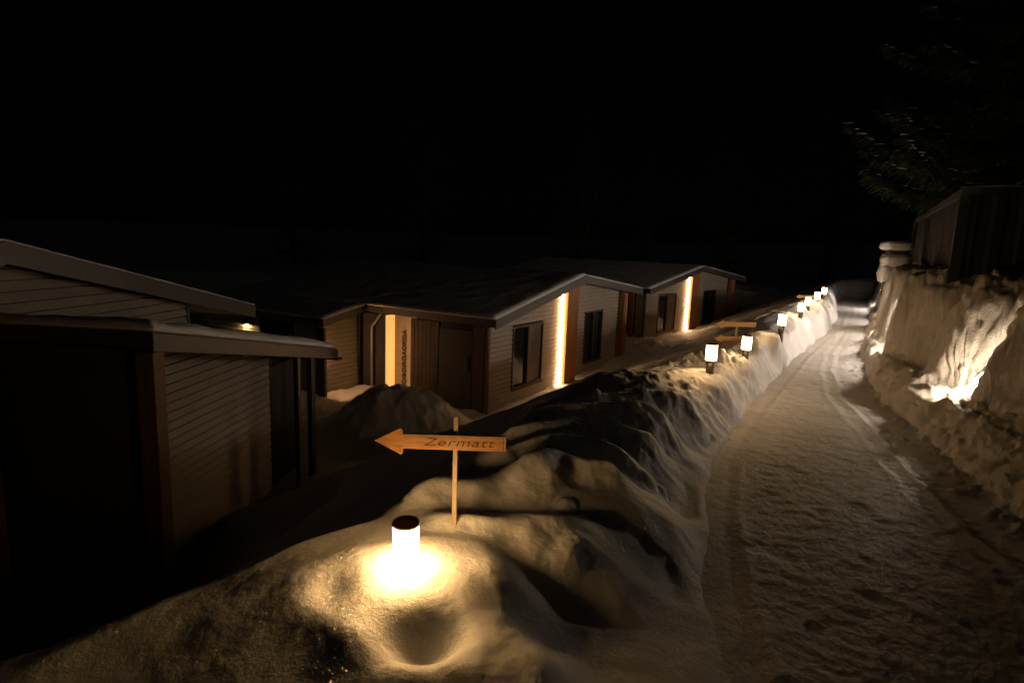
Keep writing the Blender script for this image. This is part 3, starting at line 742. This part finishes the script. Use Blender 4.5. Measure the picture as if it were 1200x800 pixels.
m = MB(); lump(m, .02, -.02, 1.66, .27, .25, .15, 5, 3.4, amp=.12); lump(m, -.03, -.03, 1.42, .24, .24, .22, 7, 3.0, amp=.14)
m.build('clinging_snow', M['roofsnow'], gp)

# ------------------------------------------------------------------ trees
def spruce_mesh(seed, Ht, Rb, nb, start, dense):
    rs = random.Random(seed)
    nd = MB(); sn = MB(); tr = MB()
    tr.tube([(0, 0, -1), (0.05, .02, Ht*.4), (0, 0, Ht)], [.22*Ht/12, .14*Ht/12, .01], 10)
    br = MB()
    for b in range(nb):
        f = (b+rs.random())/nb; z0 = start + (Ht-start)*f**1.1
        L = Rb*(1-f)**.85*rs.uniform(.72, 1.08) + .15; a = rs.uniform(0, 2*math.pi)
        d = Vector((math.cos(a), math.sin(a), 0)); side = Vector((-d.y, d.x, 0))
        pts = []
        n = 9
        for k in range(n+1):
            t = k/n
            pts.append(Vector((0, 0, z0)) + d*L*t + Vector((0, 0, L*(-.10*t - .42*t*(1-t)*1.1 + .16*t**3))))
        br.tube(pts, [.035*(1-k/n)+.006 for k in range(n+1)], 5)
        for q in range(int(dense*L)):
            t = rs.random()**.7; k = min(n-1, int(t*n)); p = pts[k].lerp(pts[k+1], t*n-k)
            sd = rs.choice((-1, 1)); tl = (.20+.55*(1-t)*min(1, L/2.5))*rs.uniform(.6, 1.15)
            dirn = (d*rs.uniform(.4, .9) + side*sd*rs.uniform(.45, 1) + Vector((0, 0, rs.uniform(-.75, -.15)))).normalized()
            m_ = 9
            for j in range(m_):
                u = (j+.5)/m_; c = p + dirn*tl*u + Vector((0, 0, -.18*tl*u*u))
                w = .045*(1-.45*u)
                for s2 in (-1, 1, 0):
                    nd_ = (dirn*.8 + side*s2*.7 + Vector((rs.uniform(-.2, .2), rs.uniform(-.2, .2), -.35 if s2 == 0 else rs.uniform(-.3, .1)))).normalized()
                    tip = c + nd_*w*rs.uniform(1.6, 2.6); pv = dirn*tl/m_*.42
                    nd.add([c-pv, c+pv, tip], [(0, 1, 2)])
            if rs.random() < .07:
                c = p + Vector((0, 0, .03)); rr = rs.uniform(.03, .085)
                ring = [c + d*rr*1.7*math.cos(x)+side*rr*math.sin(x)+Vector((0, 0, rs.uniform(-.01, .01))) for x in np.linspace(0, 2*math.pi, 8)[:-1]]
                sn.add([c+Vector((0, 0, rr*.45))]+ring, [(0, i+1, (i+1) % 7+1) for i in range(7)], True)
    return tr, br, nd, sn
def spruce(x, y, z, seed, Ht, Rb, nb, start, dense, label, group=None, rz=0):
    tr, br, nd, sn = spruce_mesh(seed, Ht, Rb, nb, start, dense)
    r = empty('spruce_tree', (x, y, z), rz); tag(r, label, 'tree', group)
    tr.add(br.v, br.f, True); tr.build('trunk', M['bark'], r, fix=False)
    nf = len(nd.f); nd.add(sn.v, sn.f, True)
    c = nd.build('crown', M['needle'], r, fix=False); c.data.materials.append(M['treesnow'])
    mi = np.zeros(len(nd.f), np.int32); mi[nf:] = 1; c.data.polygons.foreach_set('material_index', mi)
    return r
spruce(12.5, 15.0, .4, 4, 14, 4.6, 120, 3.3, 50, 'tall spruce with drooping snow-dusted branches above the steel container')
FT = 'dark spruces beyond the cabins'
far = [(-14, 38, 13, 'far dark spruce above the nearest cabin roof at left'), (-5.5, 36, 12, 'far dark spruce above the gap between the nearest and second cabin'),
       (3.6, 34, 9.5, 'far dark spruce above the ridge of the second cabin'), (8.2, 38, 8, 'far snow-dusted spruce above the meeting of the two right cabins'),
       (13.5, 40, 12, 'far dark spruce right behind the farthest cabin'), (19.5, 38, 14, 'far dark spruce above the end of the path'),
       (25.5, 37, 15, 'far dark spruce behind the snow-capped post')]
p0 = spruce(far[0][0], far[0][1], -.6, 9, 12, 3.0, 64, .6, 20, far[0][3], FT)
for i, (x, y, h, lab) in enumerate(far[1:]):
    o = copy_tree(p0); o.location = (x, y, -.4 + .1*i); o.rotation_euler = (0, 0, 1.3*i+.5); s = h/12; o.scale = (s, s, s)
    o['label'] = lab

# a lone star above the wood, a real ball of light far away
st = MB(); lump(st, 0, 0, 0, .85, .85, .85, 1, 2, 16, 8, 0)
o = st.build('star', emit('star_light', (1, .45, .2), .9), loc=(800*.2533, 800, 800*.42)); tag(o, 'single faint orange star high in the black night sky', 'star')

# ------------------------------------------------------------------ camera, night sky, added fill light, render
cd = bpy.data.cameras.new('camera'); cam = bpy.data.objects.new('camera', cd); COL.objects.link(cam)
cd.sensor_width = 36; cd.lens = 21.0; cd.clip_end = 3000; cd.clip_start = .05
cam.matrix_world = Matrix.Translation((0, 0, 1.7)) @ Matrix.Rotation(R_(90-9.2), 4, 'X') @ Matrix.Rotation(R_(2.2), 4, 'Z')
SC.camera = cam
w = bpy.data.worlds.new('World'); SC.world = w; w.use_nodes = True
nt = w.node_tree; sk = nt.nodes.new('ShaderNodeTexSky'); sk.sky_type = 'NISHITA'; sk.sun_disc = False
sk.sun_elevation = R_(12); sk.sun_rotation = R_(200)
bg = nt.nodes['Background']; bg.inputs['Strength'].default_value = .00006
nt.links.new(sk.outputs[0], bg.inputs[0])
sd = bpy.data.lights.new('fill_sun', 'SUN'); sd.energy = .0045; sd.angle = R_(.5); sd.color = (1, .93, .82)  # faint sun lamp added as fill to lift the dark snow troughs
so = bpy.data.objects.new('fill_sun', sd); COL.objects.link(so); so.rotation_euler = (R_(38), 0, R_(-50))
SC.view_settings.view_transform = 'Standard'; SC.view_settings.look = 'None'; SC.view_settings.gamma = 1; SC.view_settings.exposure = 0
SC.view_settings.use_curve_mapping = False
cy = SC.cycles
cy.use_denoising = True; cy.max_bounces = 7; cy.diffuse_bounces = 6; cy.glossy_bounces = 2; cy.transmission_bounces = 1
cy.sample_clamp_indirect = 4; cy.sample_clamp_direct = 0; cy.blur_glossy = 1.0; cy.use_light_tree = True
cy.caustics_reflective = False; cy.caustics_refractive = False
